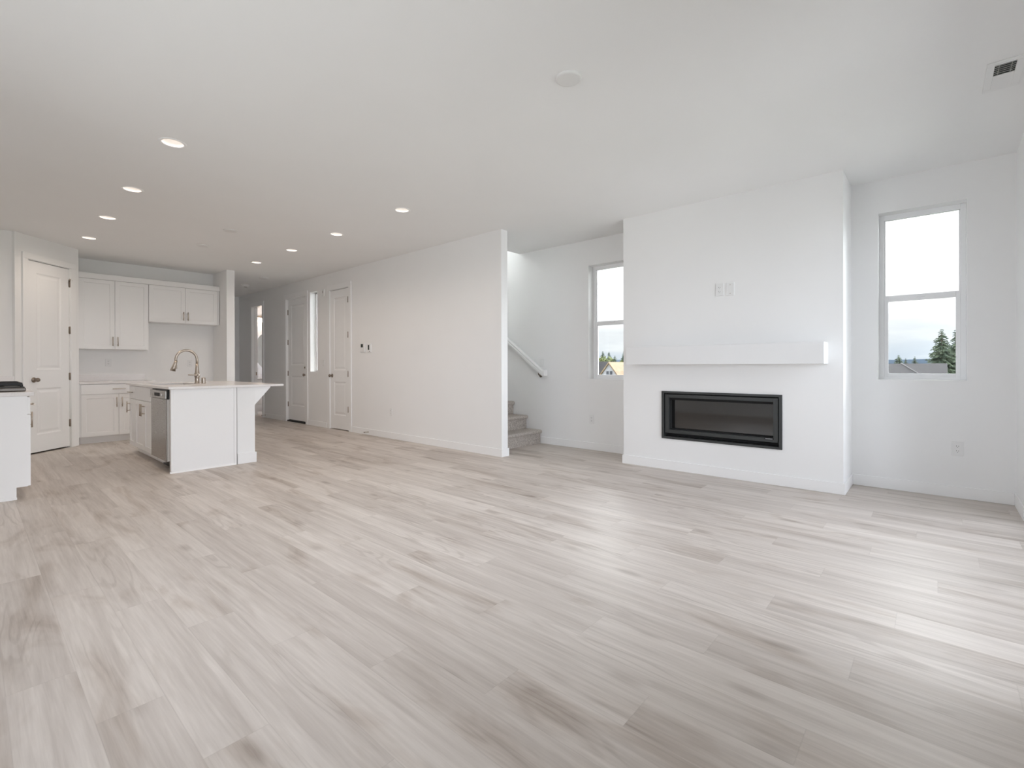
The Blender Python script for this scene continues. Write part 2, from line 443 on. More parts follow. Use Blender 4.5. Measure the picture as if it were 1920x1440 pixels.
# baseboards -------------------------------------------------------
BB, BT = .095, .013
def bb(name, runs, label):
    mb = MB()
    for (x0, x1, y0, y1) in runs: mb.box(x0, x1, y0, y1, 0, BB, .002)
    struct(name, mb, TRIM, label, 'baseboard')
bb('baseboard_right', [(XW-BT, XW, YB, 4.2), (XW-BT, XW, YR+BT, YA-BT)], 'white baseboard along the wall under both windows')
bb('baseboard_chimney', [(XC-BT, XC, YA-BT, YB+BT), (XC, XW-BT, YA-BT, YA), (XC, XW-BT, YB, YB+BT)], 'white baseboard wrapping the chimney breast')
bb('baseboard_back', [(SX1+.02, XW, YR, YR+BT)], 'white baseboard on the garden wall at the right edge')
bb('baseboard_partition', [(XP-BT, XP, YP, 7.285), (XP-BT, XP2+BT, YP-BT, YP), (XP2, XP2+BT, YP, 4.19)], 'white baseboard along the long partition wall')
bb('baseboard_entry', [(XP-BT, XP, 8.145, 8.845)], 'white baseboard between closet and entry doors')
bb('baseboard_bath', [(XP-BT, XP, 9.885, 10.86), (XP-BT, XP, 11.655, YH)], 'white baseboard between entry door and bathroom doorway')
bb('baseboard_hall', [(2.915-BT, 3.039+BT, 9.009-BT, 9.009), (3.039, 3.039+BT, 9.009, YH), (3.05, XP-BT, YH-BT, YH)], 'white baseboard around the hallway stub wall')

# ================================================================== WINDOWS
def window(name, y0, y1, z0, z1, label):
    t = thing(name, label, 'window', (XW, (y0+y1)/2, z0), 0, kind='structure')
    w2, h = (y1-y0)/2, z1-z0
    fx0, fx1 = .118, .165
    zm = (1.69-.965)/(2.444-.965)*h
    # outer frame
    mb = MB(); f = .034
    mb.box(fx0, fx1, -w2, -w2+f, 0, h, .003).box(fx0, fx1, w2-f, w2, 0, h, .003)
    mb.box(fx0, fx1, -w2+f, w2-f, h-f-.012, h, .003).box(fx0, fx1, -w2+f, w2-f, 0, .024, .003)
    mb.build('window_frame', VINYL, t)
    # upper fixed sash bead + meeting rail
    mb = MB(); mb.box(fx0+.022, fx1-.006, -w2+f, w2-f, zm+.026-.02, zm+.03, .002)
    mb.box(fx0+.022, fx1-.006, -w2+f, -w2+f+.01, zm, h-f-.012, .001).box(fx0+.022, fx1-.006, w2-f-.01, w2-f, zm, h-f-.012, .001)
    mb.build('upper_sash', VINYL, t)
    # lower operable sash
    g = .030; mb = MB(); a, b = -w2+f, w2-f
    mb.box(fx0+.006, fx0+.03, a, a+g, .022, zm+.026, .003).box(fx0+.006, fx0+.03, b-g, b, .022, zm+.026, .003)
    mb.box(fx0+.006, fx0+.03, a+g, b-g, .022, .054, .003).box(fx0+.002, fx0+.03, a+g, b-g, zm-.026, zm+.026, .003)
    sash = mb.build('lower_sash', VINYL, t)
    MB().box(fx0+.014, fx0+.018, a+g-.004, b-g+.004, .05, zm-.022).build('pane', TINT_GLASS, sash)
    MB().box(fx0+.030, fx0+.034, a+.006, b-.006, zm+.02, h-f-.008).build('pane', TINT_GLASS, t)
    MB().box(fx0-.012, fx0+.004, -.03, .03, zm+.0, zm+.012, .003).build('sash_lock', VINYL, t)
    return t
window('window_1', *W1, 'tall single-hung window right of the chimney breast')
window('window_2', *W2, 'tall single-hung window between stairs and chimney breast')
def simple_glazing(name, label, mk, m_pane):
    t = thing(name, label, 'window', kind='structure'); mk[0].build('window_frame', VINYL, t)
    for p in mk[1]: p.build('pane', m_pane, t)
    return t
f4 = MB(); y0, y1, z0, z1 = W4
f4.box(XW+.10, XW+.15, y0, y0+.04, z0, z1).box(XW+.10, XW+.15, y1-.04, y1, z0, z1).box(XW+.10, XW+.15, y0, y1, z0, z0+.04).box(XW+.10, XW+.15, y0, y1, z1-.04, z1)
simple_glazing('added_window_4', 'unseen upper window added to light the stairwell', (f4, [MB().box(XW+.122, XW+.126, y0+.03, y1-.03, z0+.03, z1-.03)]), GLASS)  # added out of view to brighten the stairwell
# unseen sliding door beside the camera, added and widened to bring in daylight
f3 = MB(); n3 = 2; pw = (SX1-SX0)/n3; ya, yb = YR-.12, YR-.06; panes = []
f3.box(SX0, SX1, ya, yb, SZ1-.06, SZ1).box(SX0, SX1, ya, yb, 0, .05)
for i in range(n3+1):
    xx = SX0+i*pw; f3.box(max(SX0, xx-.05), min(SX1, xx+.05), ya, yb, .05, SZ1-.06)
for i in range(n3): panes.append(MB().box(SX0+i*pw+.04, SX0+(i+1)*pw-.04, YR-.095, YR-.09, .04, SZ1-.05))
simple_glazing('added_window_3', 'unseen glazed sliding door to the garden, added and widened for daylight', (f3, panes), GLASS)
f5 = MB().box(-.9, 1.5, ya, yb, .9, .95).box(-.9, 1.5, ya, yb, 2.35, 2.4).box(-.9, -.85, ya, yb, .95, 2.35).box(1.45, 1.5, ya, yb, .95, 2.35).box(.28, .32, ya, yb, .95, 2.35)
simple_glazing('added_window_5', 'unseen dining window added in the garden wall for daylight', (f5, [MB().box(-.86, .29, YR-.095, YR-.09, .94, 2.36), MB().box(.31, 1.46, YR-.095, YR-.09, .94, 2.36)]), GLASS)  # invented window behind the camera, adds daylight to the foreground
f7 = MB(); xa, xb = XL-.10, XL-.05
f7.box(xa, xb, 1.2, 3.6, .9, .95).box(xa, xb, 1.2, 3.6, 2.35, 2.4)
for q in (1.2, 2.375, 3.55): f7.box(xa, xb, q, q+.05, .95, 2.35)
simple_glazing('added_window_7', 'unseen broad window added in the left wall for daylight', (f7, [MB().box(XL-.08, XL-.075, a, a+1.14, .94, 2.36) for a in (1.24, 2.41)]), GLASS)  # invented window out of view, adds even daylight from the left
# sidelight by the entry door
t = thing('window_6', 'narrow tall side window beside the entry door', 'window', kind='structure')
mb = MB(); y0, y1, z0, z1 = SIDE; a, b = XP+.115, XP+.16
mb.box(a, b, y0, y0+.022, z0, z1).box(a, b, y1-.022, y1, z0, z1).box(a, b, y0, y1, z0, z0+.022).box(a, b, y0, y1, z1-.022, z1)
mb.build('window_frame', VINYL, t)
MB().box(a+.02, a+.024, y0+.018, y1-.018, z0+.018, z1-.018).build('pane', GLASS, t)

# ================================================================== DOORS & CABINET FRONTS (local: x width, z height, front at y=0 facing -y)
def panel_slab(w_, h, thick, cells, prof):
    """slab with recessed panels; cells=[(x0,x1,z0,z1)] share x-range; prof=[(inset, depth)]"""
    mb = MB(); bm = mb.bm
    x0, x1 = cells[0][0], cells[0][1]
    xs = [0, x0, x1, w_]; zs = [0]
    for c in cells: zs += [c[2], c[3]]
    zs.append(h)
    V = {}
    def gv(i, k):
        if (i, k) not in V: V[(i, k)] = bm.verts.new((xs[i], 0, zs[k]))
        return V[(i, k)]
    for i in range(3):
        for k in range(len(zs)-1):
            q = [gv(i, k), gv(i+1, k), gv(i+1, k+1), gv(i, k+1)]
            if i == 1 and k % 2 == 1:
                cur = q
                for ins, dep in prof:
                    nx = [bm.verts.new((xs[1]+ins, dep, zs[k]+ins)), bm.verts.new((xs[2]-ins, dep, zs[k]+ins)), bm.verts.new((xs[2]-ins, dep, zs[k+1]-ins)), bm.verts.new((xs[1]+ins, dep, zs[k+1]-ins))]
                    for j in range(4): bm.faces.new((cur[j], cur[(j+1) % 4], nx[(j+1) % 4], nx[j]))
                    cur = nx
                bm.faces.new(cur)
            else: bm.faces.new(q)
    bnd = [e for e in bm.edges if e.is_boundary]
    r = bmesh.ops.extrude_edge_only(bm, edges=bnd)
    vs = [v for v in r['geom'] if isinstance(v, bmesh.types.BMVert)]
    for v in vs: v.co.y = thick
    bmesh.ops.contextual_create(bm, geom=[e for e in bm.edges if e.is_boundary])
    bmesh.ops.recalc_face_normals(bm, faces=bm.faces[:])
    return mb
DOORPROF = [(.004, .003), (.016, .009), (.030, .009), (.058, .0035)]
def knob(parent, x, z, y=0.0, r=.026):
    MB().lathe([(0, 0), (.033, 0), (.033, .004), (.028, .008), (.013, .010), (.011, .022), (.013, .030), (.022, .036), (r, .045), (r, .054), (.020, .063), (0, .066)], 24,
               Matrix.Translation((x, y, z)) @ Matrix.Rotation(R(90), 4, 'X')).build('door_knob', BRONZE, parent)
def hinge(parent, x, y, z, pin=False):
    mb = MB().tube([(x, y, z-.05), (x, y, z+.05)], .009, 10)
    mb.box(x-.014, x+.014, y+.002, y+.006, z-.045, z+.045)
    if pin:
        mb.tube([(x-.002, y-.006, z+.048), (x-.05, y-.045, z+.048)], .006, 8)
        mb.tube([(x-.048, y-.043, z+.048), (x-.06, y-.053, z+.048)], .012, 10)
        mb.tube([(x+.002, y-.003, z+.048), (x+.034, y-.012, z+.048)], .007, 8)
    mb.build('hinge', BRONZE, parent)
def door(name, label, loc, rz, w_, h, cells, cas, knob_x, hinges, hinge_x, wall_t=.11, z0=.018, inset=.012, dead=None, pin=False, hinge_y=None):
    t = thing(name, label, 'door', loc, rz, kind='structure')
    sl = panel_slab(w_, h-z0-.007, .036, cells, DOORPROF).build('door_slab', TRIM, t, (0, inset, z0))
    # jamb and casing
    cw, ct = cas, .017; j = .016
    mb = MB()
    mb.box(-j, -.003, -.004, wall_t, 0, h+j).box(w_+.003, w_+j, -.004, wall_t, 0, h+j).box(-.003, w_+.003, -.004, wall_t, h+.003, h+j)
    mb.box(-.003, .010, inset+.038, inset+.055, 0, h).box(w_-.010, w_+.003, inset+.038, inset+.055, 0, h).box(.01, w_-.01, inset+.038, inset+.055, h-.01, h+.003)
    mb.build('door_jamb', TRIM, t)
    mb = MB(); g = .008
    mb.box(-g-cw, -g, -ct, 0, 0, h+g, .003).box(w_+g, w_+g+cw, -ct, 0, 0, h+g, .003).box(-g-cw, w_+g+cw, -ct, 0, h+g, h+g+cw, .003)
    mb.build('door_casing', TRIM, t)
    if knob_x is not None: knob(t, knob_x, .935, inset)
    if dead: MB().lathe([(0, 0), (.03, 0), (.03, .008), (.02, .013), (0, .014)], 24, Matrix.Translation((dead, inset, 1.075)) @ Matrix.Rotation(R(90), 4, 'X')).box(dead-.004, dead+.004, inset-.034, inset-.012, 1.058, 1.092, .002).build('deadbolt', BRONZE, t)
    for i, z in enumerate(hinges): hinge(t, hinge_x, inset-.004 if hinge_y is None else hinge_y, z, pin and i == 0)
    return t
# entry door
e = door('door_1', 'grey-shaded two-panel entry door with deadbolt, left of the narrow side window', (XP, ENT[1]-.016, 0), R(-90), .822, 2.432,
     [(.14, .695, .31-.03, .90-.03), (.14, .695, 1.11-.03, 2.30-.03)], .085, .765, (2.18, 1.58, .96, .345), -.004, .165, .04, .030, dead=.765)
MB().box(-.014, .836, .004, .16, 0, .027, .003).box(-.014, .836, .050, .075, .02, .055).build('threshold', DARKSLOT, e)
# closet door
door('door_2', 'white two-panel closet door right of the narrow side window', (XP, CLO[1]-.016, 0), R(-90), .622, 2.428,
     [(.115, .507, .25-.015, .83-.015), (.115, .507, 1.03-.015, 2.29-.015)], .085, .05, (2.22, 1.63, .97, .37), .620, .109, .014, .006, hinge_y=-.014)
struct('closet_shade_panel', MB().box(XP2, XP2+.02, 7.3, 8.1, 0, 2.6), DARKSLOT, 'dark panel standing in for the shade behind the closet door', 'wall')  # dark sheet in place of the shade inside the closet
# pantry door
p45 = lambda s, y=0: (PD[0]+s*math.sqrt(.5)+y*-math.sqrt(.5), PD[1]+s*math.sqrt(.5)+y*math.sqrt(.5), 0)
door('door_3', 'white two-panel pantry door on the diagonal wall by the kitchen', p45(.150), R(45), .600, 2.436,
     [(.115, .475, .240-.02, .828-.02), (.115, .475, 1.064-.02, 2.29-.02)], .075, .075, (2.235, 1.60, .97, .335), .604, .11, .02, .004, pin=True)
# bathroom doorway: jamb and casing only, the door stands open inside
t = thing('door_4', 'open bathroom doorway at the end of the hallway', 'doorway', (XP, BATH[1]-.016, 0), R(-90), kind='structure')
w_ = BATH[1]-BATH[0]-.032; mb = MB()
mb.box(-.016, 0, -.004, .115, 0, 2.44).box(w_, w_+.016, -.004, .115, 0, 2.44).box(0, w_, -.004, .115, 2.424, 2.44)
mb.box(0, .012, .05, .07, 0, 2.424)
mb.build('door_jamb', TRIM, t)
mb = MB(); mb.box(-.093, -.008, -.017, 0, 0, 2.432, .003).box(w_+.008, w_+.093, -.017, 0, 0, 2.432, .003).box(-.093, w_+.093, -.017, 0, 2.432, 2.517, .003)
mb.build('door_casing', TRIM, t)
MB().box(0, .002, .074, .10, .90, .97).box(.001, .004, .08, .094, .915, .955).build('strike_plate', BRONZE, t)

# ---------------------------------------------------------------- cabinets
def pull(parent, x, z, vertical=True, L=.14, y=0.0):
    mb = MB(); st = .034; h = L/2
    if vertical:
        mb.tube([(x, y-st, z-h), (x, y-st, z+h)], .0062, 10)
        for s in (-1, 1): mb.tube([(x, y, z+s*h*.62), (x, y-st, z+s*h*.62)], .0045, 8)
    else:
        mb.tube([(x-h, y-st, z), (x+h, y-st, z)], .0062, 10)
        for s in (-1, 1): mb.tube([(x+s*h*.62, y, z), (x+s*h*.62, y-st, z)], .0045, 8)
    return mb.build('handle', NICKEL, parent)
SHAKER_DEEP = [(.002, .009), (.003, .0092)]
SHAKER = [(.003, .005), (.004, .0052)]
SHAKER_USE = SHAKER
def cab_door(t, x0, x1, z0, z1, hx=None, hz=None):
    w_, h = x1-x0, z1-z0
    st = .056 if w_ > .25 else .05
    d = panel_slab(w_, h, .019, [(st, w_-st, st, h-st)], SHAKER_USE).build('door', CAB, t, (x0, -.019, z0))
    if hx is not None: pull(d, hx-x0, hz-z0)
    return d
def drawer(t, x0, x1, z0, z1, handle=True):
    d = MB().box(0, x1-x0, 0, .019, 0, z1-z0, .002).build('drawer_front', CAB, t, (x0, -.019, z0))
    if handle: pull(d, (x1-x0)/2, (z1-z0)*.5, False, .15)
    return d
g_ = .0018
# base cabinet on the kitchen back wall
YF = 9.049
t = thing('base_cabinet', 'white base cabinet under the short counter beside the pantry', 'cabinet', (1.058, YF, 0))
MB().box(-.0195, .847, 0, YK-YF-.002, .10, .852).box(0, .847, .06, YK-YF-.002, 0, .10).build('body', CAB, t)
drawer(t, .006, .841, .705, .848)
cab_door(t, .006, .424-g_, .103, .701, .424-.028, .585)
cab_door(t, .424+g_, .841, .103, .701, .424+.034, .585)
t = thing('countertop', 'short pale quartz counter with backsplash beside the pantry', 'countertop', (1.042, 9.018, .853))
MB().box(0, .885, 0, YK-9.018, 0, .028, .003).build('slab', QUARTZ, t)
MB().box(.03, .882, YK-9.018-.016, YK-9.018, .028, .128, .002).build('backsplash', QUARTZ, t)
# upper cabinets
YU = 9.364
t = thing('upper_cabinet', 'tall white upper cabinet beside the pantry, over the short counter', 'cabinet', (1.075, YU, 1.365))
MB().box(0, .833, 0, YK-YU-.002, 0, 1.037).build('body', CAB, t)
cab_door(t, .004, .4165-g_, .004, 1.035, .4165-.03, .115); cab_door(t, .4165+g_, .829, .004, 1.035, .4165+.03, .115)
t = thing('upper_cabinet', 'short white upper cabinet above the empty refrigerator space', 'cabinet', (1.91, YU, 1.815))
MB().box(0, .995, 0, YK-YU-.002, 0, .587).build('body', CAB, t)
cab_door(t, .002, .495-g_, .003, .585, .495-.032, .115); cab_door(t, .495+g_, .968, .003, .585, .495+.032, .115)
MB().box(.972, .995, -.017, 0, 0, .587).build('filler_strip', CAB, t)
tag(MB().box(1.06, 2.914, YU-.022, YK, 2.404, 2.484, .003).build('cabinet_crown', CAB), 'flat white crown board running along the top of both upper cabinets', 'crown board')

SHAKER_USE = SHAKER_DEEP
# island: front faces -X (local x runs towards the camera)
XI = 1.387; YI0 = 5.883; YI1 = 7.805
def isl(name, label, cat, y_far): return thing(name, label, cat, (XI+.019, y_far, 0), R(-90))
t = isl('sink_base_cabinet', 'white sink cabinet with two doors in the island, beside the dishwasher', 'cabinet', 7.49)
MB().box(0, .90, 0, .018, .10, .862).box(0, .90, .56, .58, .10, .862).box(0, .018, .018, .56, .10, .862).box(.882, .90, .018, .56, .10, .862).box(0, .90, .07, .58, 0, .12).build('body', CAB, t)
drawer(t, .004, .896, .697, .856, False)
cab_door(t, .004, .450-g_, .103, .688, .450-.034, .585); cab_door(t, .450+g_, .896, .103, .688, .450+.034, .585)
MB().box(.02, .90, .012, .03, .055, .078, .002).box(.02, .90, .03, .07, .06, .075).build('toe_kick', CAB, t)
t = isl('narrow_cabinet', 'narrow white cabinet with drawer and door at the far end of the island', 'cabinet', YI1)
MB().box(0, .312, 0, .58, .10, .862).box(0, .312, .07, .58, 0, .10).build('body', CAB, t)
drawer(t, .004, .308, .697, .856); cab_door(t, .004, .308, .103, .688, .05, .585)
# dishwasher
t = thing('dishwasher', 'stainless steel dishwasher with dark display in the island', 'dishwasher', (XI-.028, 6.568, 0), R(-90))
MB().box(.002, .604, .060, .58, .10, .858).build('tub', INSUL, t)
MB().box(.004, .602, 0, .012, .115, .758, .003).build('door', STEEL, t)
MB().box(.005, .601, .012, .060, .115, .758).build('door_liner', INSUL, t)
MB().box(.0025, .6035, .012, .075, .758, .858).build('top_cap', BLACKM, t)
cp = MB().box(.004, .602, -.010, .012, .762, .846, .005).build('control_panel', STEEL, t)
MB().box(.20, .405, -.0125, -.006, .785, .820, .002).build('display', DARKSLOT, cp)
MB().lathe([(0, 0), (.013, 0), (.013, .006), (0, .007)], 20, Matrix.Translation((.49, -.010, .80)) @ Matrix.Rotation(R(90), 4, 'X')).build('button', PLASTIC, cp)
MB().box(.01, .60, .11, .13, 0, .10).build('kick_plate', BLACKM, t)
MB().box(0.002, .28, .061, .079, .055, .078, .002).box(.002, .28, .079, .115, .06, .075).build('toe_strip', CAB, t)
# end panel and knee wall
t = thing('island_end_panel', 'smooth white end panel of the island facing the living room', 'panel', (XI, YI0, 0))
MB().box(0, .603, 0, .055, 0, .864, .002).build('panel', CAB, t)
MB().box(-.006, .018, -.006, .04, .02, .864, .003).build('corner_strip', CAB, t)
MB().box(.585, .612, -.007, 0, 0, .864, .003).build('scribe_strip', CAB, t)
MB().prism([(0, 0), (-.014, 0), (-.013, .006), (-.008, .012), (0, .016)], 'x', -.016, .603).build('shoe_moulding', CAB, t)
t = thing('island_knee_wall', 'white knee wall with baseboard and angled bracket behind the island cabinets', 'knee wall', (2.006, YI0, 0))
MB().box(0, .188, .002, 1.95, 0, .864).build('wall_body', WALL, t)
MB().box(0, .188+BT, -BT, .002, 0, .115, .002).box(.188, .188+BT, .002, 1.95, 0, .115, .002).build('baseboard', TRIM, t)
MB().prism([(.188, .655), (.188, .864), (.362, .864), (.362, .853)], 'y', .002, .095).build('bracket', TRIM, t)
# island countertop with sink cut-out
t = thing('island_countertop', 'long pale quartz countertop on the island with an overhang', 'countertop', (0, 0, 0))
cx0, cx1, cy0, cy1 = 1.357, 2.507, 5.853, 7.835; sx0, sx1, sy0, sy1 = 1.47, 1.85, 6.64, 7.30; z0, z1 = .8645, .888
mb = MB(); mb.box(cx0, sx0, cy0, cy1, z0, z1).box(sx1, cx1, cy0, cy1, z0, z1).box(sx0, sx1, cy0, sy0, z0, z1).box(sx0, sx1, sy1, cy1, z0, z1)
bmesh.ops.remove_doubles(mb.bm, verts=mb.bm.verts[:], dist=1e-5)
mb.build('slab', QUARTZ, t)
t = thing('sink', 'undermount stainless sink sunk into the island countertop', 'sink', ((sx0+sx1)/2, (sy0+sy1)/2, .65))
a, b, d = (sx1-sx0)/2, (sy1-sy0)/2, .204
mb = MB(); mb.box(-a-.004, -a+.002, -b, b, 0, d).box(a-.002, a+.004, -b, b, 0, d).box(-a, a, -b-.004, -b+.002, 0, d).box(-a, a, b-.002, b+.004, 0, d).box(-a, a, -b, b, 0, .006)
mb.build('basin', STEEL, t)
MB().lathe([(0, .010), (.03, .010), (.042, .008), (.044, .006)], 24).build('drain', NICKEL, t)
# faucet
fx, fy = 1.905, 6.93
t = thing('faucet', 'brushed nickel pull-down faucet arching over the island sink', 'faucet', (fx, fy, .888))
MB().lathe([(0, 0), (.030, 0), (.030, .006), (.025, .012), (.025, .07), (.030, .085), (.030, .12), (.024, .135), (.018, .20), (.015, .25), (0, .25)], 28).build('body', NICKEL, t)
path = [(0, 0, .24), (0, 0, .29)]
for k in range(0, 17):
    a = math.pi*k/16*1.06
    path.append((-.112+.112*math.cos(a), 0, .295+.115*math.sin(a)))
MB().tube(path, .0145, 14).build('spout', NICKEL, t)
ex, ez = path[-1][0], path[-1][2]
MB().tube([(ex+.002, 0, ez+.006), (ex-.006, 0, ez-.02), (ex-.022, 0, ez-.07), (ex-.034, 0, ez-.115)], [.0165, .018, .023, .030], 18).box(ex+.004, ex+.012, -.008, .008, ez-.09, ez-.04, .003).build('spray_head', NICKEL, t)
MB().tube([(0, -.02, .105), (0, -.045, .105)], .016, 16).tube([(0, -.045, .105), (-.03, -.052, .106), (-.11, -.055, .108)], [.012, .008, .006], 12).build('lever', NICKEL, t)
tag(MB().lathe([(0, 0), (.025, 0), (.024, .005), (.0225, .060), (.021, .072), (0, .074)], 24).build('air_gap_cap', NICKEL, None, (1.955, 6.86, .888)), 'small brushed nickel air gap cap beside the faucet', 'air gap cap')

# range-side counter, front faces +X (local x runs away from the camera)
t = thing('cooktop_cabinet', 'white base cabinet end with drawer and door at the left edge', 'cabinet', (.334, 5.70, 0), R(90))
MB().box(0, .44, 0, .62, .10, .852).box(0, .44, .065, .62, 0, .10).build('body', CAB, t)
MB().box(-.004, 0, .0, .62, .10, .855).box(-.004, 0, .065, .62, 0, .1).box(-.012, 0, .062, .62, 0, .02, .002).build('end_panel', CAB, t)
drawer(t, .004, .436, .703, .846); cab_door(t, .004, .436, .103, .698, .40, .625)
t = thing('base_cabinet', 'white base cabinet behind the cooktop cabinet along the left kitchen wall', 'cabinet', (.334, 6.142, 0), R(90))
MB().box(0, 2.2, 0, .62, .10, .852).box(0, 2.2, .065, .62, 0, .10).build('body', CAB, t)
for i in range(4):
    cab_door(t, .004+i*.55, .546+i*.55, .103, .698, .5+i*.55, .6); drawer(t, .004+i*.55, .546+i*.55, .703, .846)
t = thing('countertop', 'pale quartz counter under the black cooktop at the left edge', 'countertop', (XKL, 5.685, .855))
MB().box(0, .375-XKL, 0, YKW-5.685, 0, .033, .004).build('slab', QUARTZ, t)
MB().box(0, .381-XKL, YKW-5.685-.016, YKW-5.685, .033, .135, .002).build('backsplash', QUARTZ, t)
t = thing('cooktop', 'stainless gas cooktop with black grates on the counter at the left edge', 'cooktop', (.01, 6.20, .8895))
MB().box(-.29, .325, -.37, .37, 0, .032, .008, seg=3).build('tray', DARKSTEEL, t)
MB().box(-.285, .318, -.362, .362, .032, .040, .003).build('burner_plate', BLACKM, t)
for gy in (-.18, .18):
    mb = MB()
    for q in (-.155, .155):
        mb.box(-.27, .305, gy+q-.006, gy+q+.006, .050, .074, .003)
    for px in (-.265, -.12, .02, .16, .30): mb.box(px-.006, px+.006, gy-.16, gy+.16, .058, .074, .003)
    for px in (-.265, .30):
        for q in (-.155, .155): mb.box(px-.009, px+.009, gy+q-.009, gy+q+.009, .040, .060, .002)
    mb.build('grate', IRON, t)
    for px in (-.12, .16): MB().lathe([(0, .04), (.045, .04), (.045, .05), (.03, .056), (0, .057)], 20, Matrix.Translation((px, gy, 0))).build('burner', IRON, t)

# ================================================================== FIREPLACE
t = thing('fireplace', 'black linear gas fireplace set into the chimney breast', 'fireplace', (XC, 1.613, .326), R(-90))
# local x: along wall (left to right as seen), y: into the wall, z up ; size 1.14 x .499
w2, h = .570, .499
def ring(mb, x0, x1, z0, z1, fl_, ft, fb, y0, y1, bev=.002):
    mb.box(x0, x0+fl_, y0, y1, z0, z1, bev).box(x1-fl_, x1, y0, y1, z0, z1, bev)
    mb.box(x0+fl_, x1-fl_, y0, y1, z1-ft, z1, bev).box(x0+fl_, x1-fl_, y0, y1, z0, z0+fb, bev); return mb
ring(MB(), -w2, w2, 0, h, .026, .022, .024, -.014, .05).build('surround', BLACKM, t)
ring(MB(), -w2+.034, w2-.034, .060, h-.032, .040, .036, .036, -.004, .03).build('door_frame', BLACKM, t)
MB().box(-w2+.026, w2-.026, .11, .12, .022, h-.02).build('backing', BLACKDEEP, t)
ring(MB(), -w2+.050, w2-.050, .070, h-.045, .026, .048, .034, .031, .10).build('inner_liner', BLACKDEEP, t)
ring(MB(), -w2+.027, w2-.027, .026, h-.023, .022, .022, .044, .051, .109).build('firebox_shell', BLACKDEEP, t)
MB().box(-w2+.074, w2-.074, .080, .084, .100, h-.09).build('glass_screen', FIREGLASS, t)
def font_mesh(txt, size):
    cu = bpy.data.curves.new('lettering', 'FONT'); cu.body = txt; cu.size = size; cu.extrude = .0004
    cu.align_x = 'CENTER'; cu.align_y = 'CENTER'
    o = bpy.data.objects.new('lettering', cu); COL.objects.link(o)
    bpy.context.view_layer.update()
    me = bpy.data.meshes.new_from_object(o.evaluated_get(bpy.context.evaluated_depsgraph_get()))
    bpy.data.objects.remove(o, do_unlink=True); return me
BADGE = mat('badge_silver', Base_Color=(.55, .55, .55), Roughness=.4)
pl = MB().box(.424, .500, -.0065, -.003, .084, .100).build('badge', BLACKDEEP, t)
me = font_mesh('heatilator', .016); me.materials.append(BADGE)
o = bpy.data.objects.new('badge_lettering', me); COL.objects.link(o); o.parent = pl
o.location = (.462, -.0068, .092); o.rotation_euler = (R(90), 0, 0)
tag(MB().box(4.69, XC, .693, 2.50, 1.106, 1.290, .003).build('mantel', MANTEL), 'long white box mantel shelf above the black fireplace', 'mantel')

# ================================================================== WALL PLATES
def plate_base(t, w_=.07, h=.115): return MB().box(-w_/2, w_/2, -.006, 0, -h/2, h/2, .0025).build('cover_plate', PLASTIC, t)
def outlet(label, loc, rz, grp=None):
    t = thing('wall_outlet', label, 'outlet', loc, rz, grp); plate_base(t, .074, .12)
    for s in (-1, 1):
        r_ = MB().prism([(.0165*math.cos(a), max(-.0125, min(.0125, .0165*math.sin(a)))+s*.0195) for a in [k*math.pi/12 for k in range(24)]], 'y', -.0085, -.005).build('receptacle', PLASTIC, t)
        MB().box(-.0075, -.0052, -.0092, -.008, s*.0195-.001, s*.0195+.008).box(.0052, .0075, -.0092, -.008, s*.0195-.001, s*.0195+.007).box(-.002, .002, -.0092, -.008, s*.0195-.0095, s*.0195-.006).build('slots', DARKSLOT, r_)
    return t
RX = R(-90)
outlet('white outlet low on the wall under the right-hand window', (XW, -.134, .403), RX)
outlet('white outlet low on the stair-side wall under the window', (XW, 3.365, .397), RX)
outlet('white outlet low on the long partition wall', (XP, 6.186, .403), RX)
outlet('left white plate above the mantel, with an outlet', (XC, 1.589, 1.835), RX)
outlet('white outlet on the kitchen wall above the short counter', (1.46, YK, 1.165), 0)
outlet('white outlet on the kitchen wall behind the faucet', (2.548, YK, 1.155), 0)
t = thing('blank_plate', 'right white plate above the mantel, blank with two screws', 'wall plate', (XC, 1.490, 1.832), RX); plate_base(t, .074, .125)
MB().lathe([(0, 0), (.004, 0), (.003, .001), (0, .001)], 12, Matrix.Translation((0, -.006, .042)) @ Matrix.Rotation(R(90), 4, 'X')).build('screw', NICKEL, t)
MB().lathe([(0, 0), (.004, 0), (.003, .001), (0, .001)], 12, Matrix.Translation((0, -.006, -.042)) @ Matrix.Rotation(R(90), 4, 'X')).build('screw', NICKEL, t)
def switch(label, loc, w_=.075, n=1):
    t = thing('light_switch', label, 'light switch', loc, RX); plate_base(t, w_, .118)
    for i in range(n):
        cx = (i-(n-1)/2)*.046
        MB().prism([(-.006, -.033), (-.0085, -.033), (-.0115, .033), (-.006, .033)], 'x', cx-.0165, cx+.0165).build('rocker', PLASTIC, t)
    return t
switch('white switch plate on the wall above the handrail end', (XW, 4.186, 1.14))
switch('white switch plate between the side window and closet door', (XP, 8.265, 1.164), .09, 2)
t = thing('door_chime', 'small white chime box high on the wall left of the closet door', 'door chime', (XP, 8.246, 2.42), RX)
MB().box(-.032, .032, -.022, 0, -.062, .062, .005).build('housing', PLASTIC, t)
MB().box(-.012, .006, -.0235, -.02, -.01, .035, .001).build('grille', BRONZE, t)
t = thing('thermostat', 'white thermostat with dark square screen, on the partition', 'thermostat', (XP, 6.956, 1.397), RX)
MB().box(-.072, .072, -.022, 0, -.073, .073, .006).build('housing', PLASTIC, t)
MB().box(-.040, .025, -.0235, -.02, .005, .058, .001).build('screen', SCREEN, t)
MB().box(-.06, .06, -.0235, -.02, -.060, -.054).build('button_strip', INSUL, t)
t = thing('control_panel', 'slim white wall control with dark strip, right of the thermostat', 'wall control', (XP, 6.770, 1.387), RX)
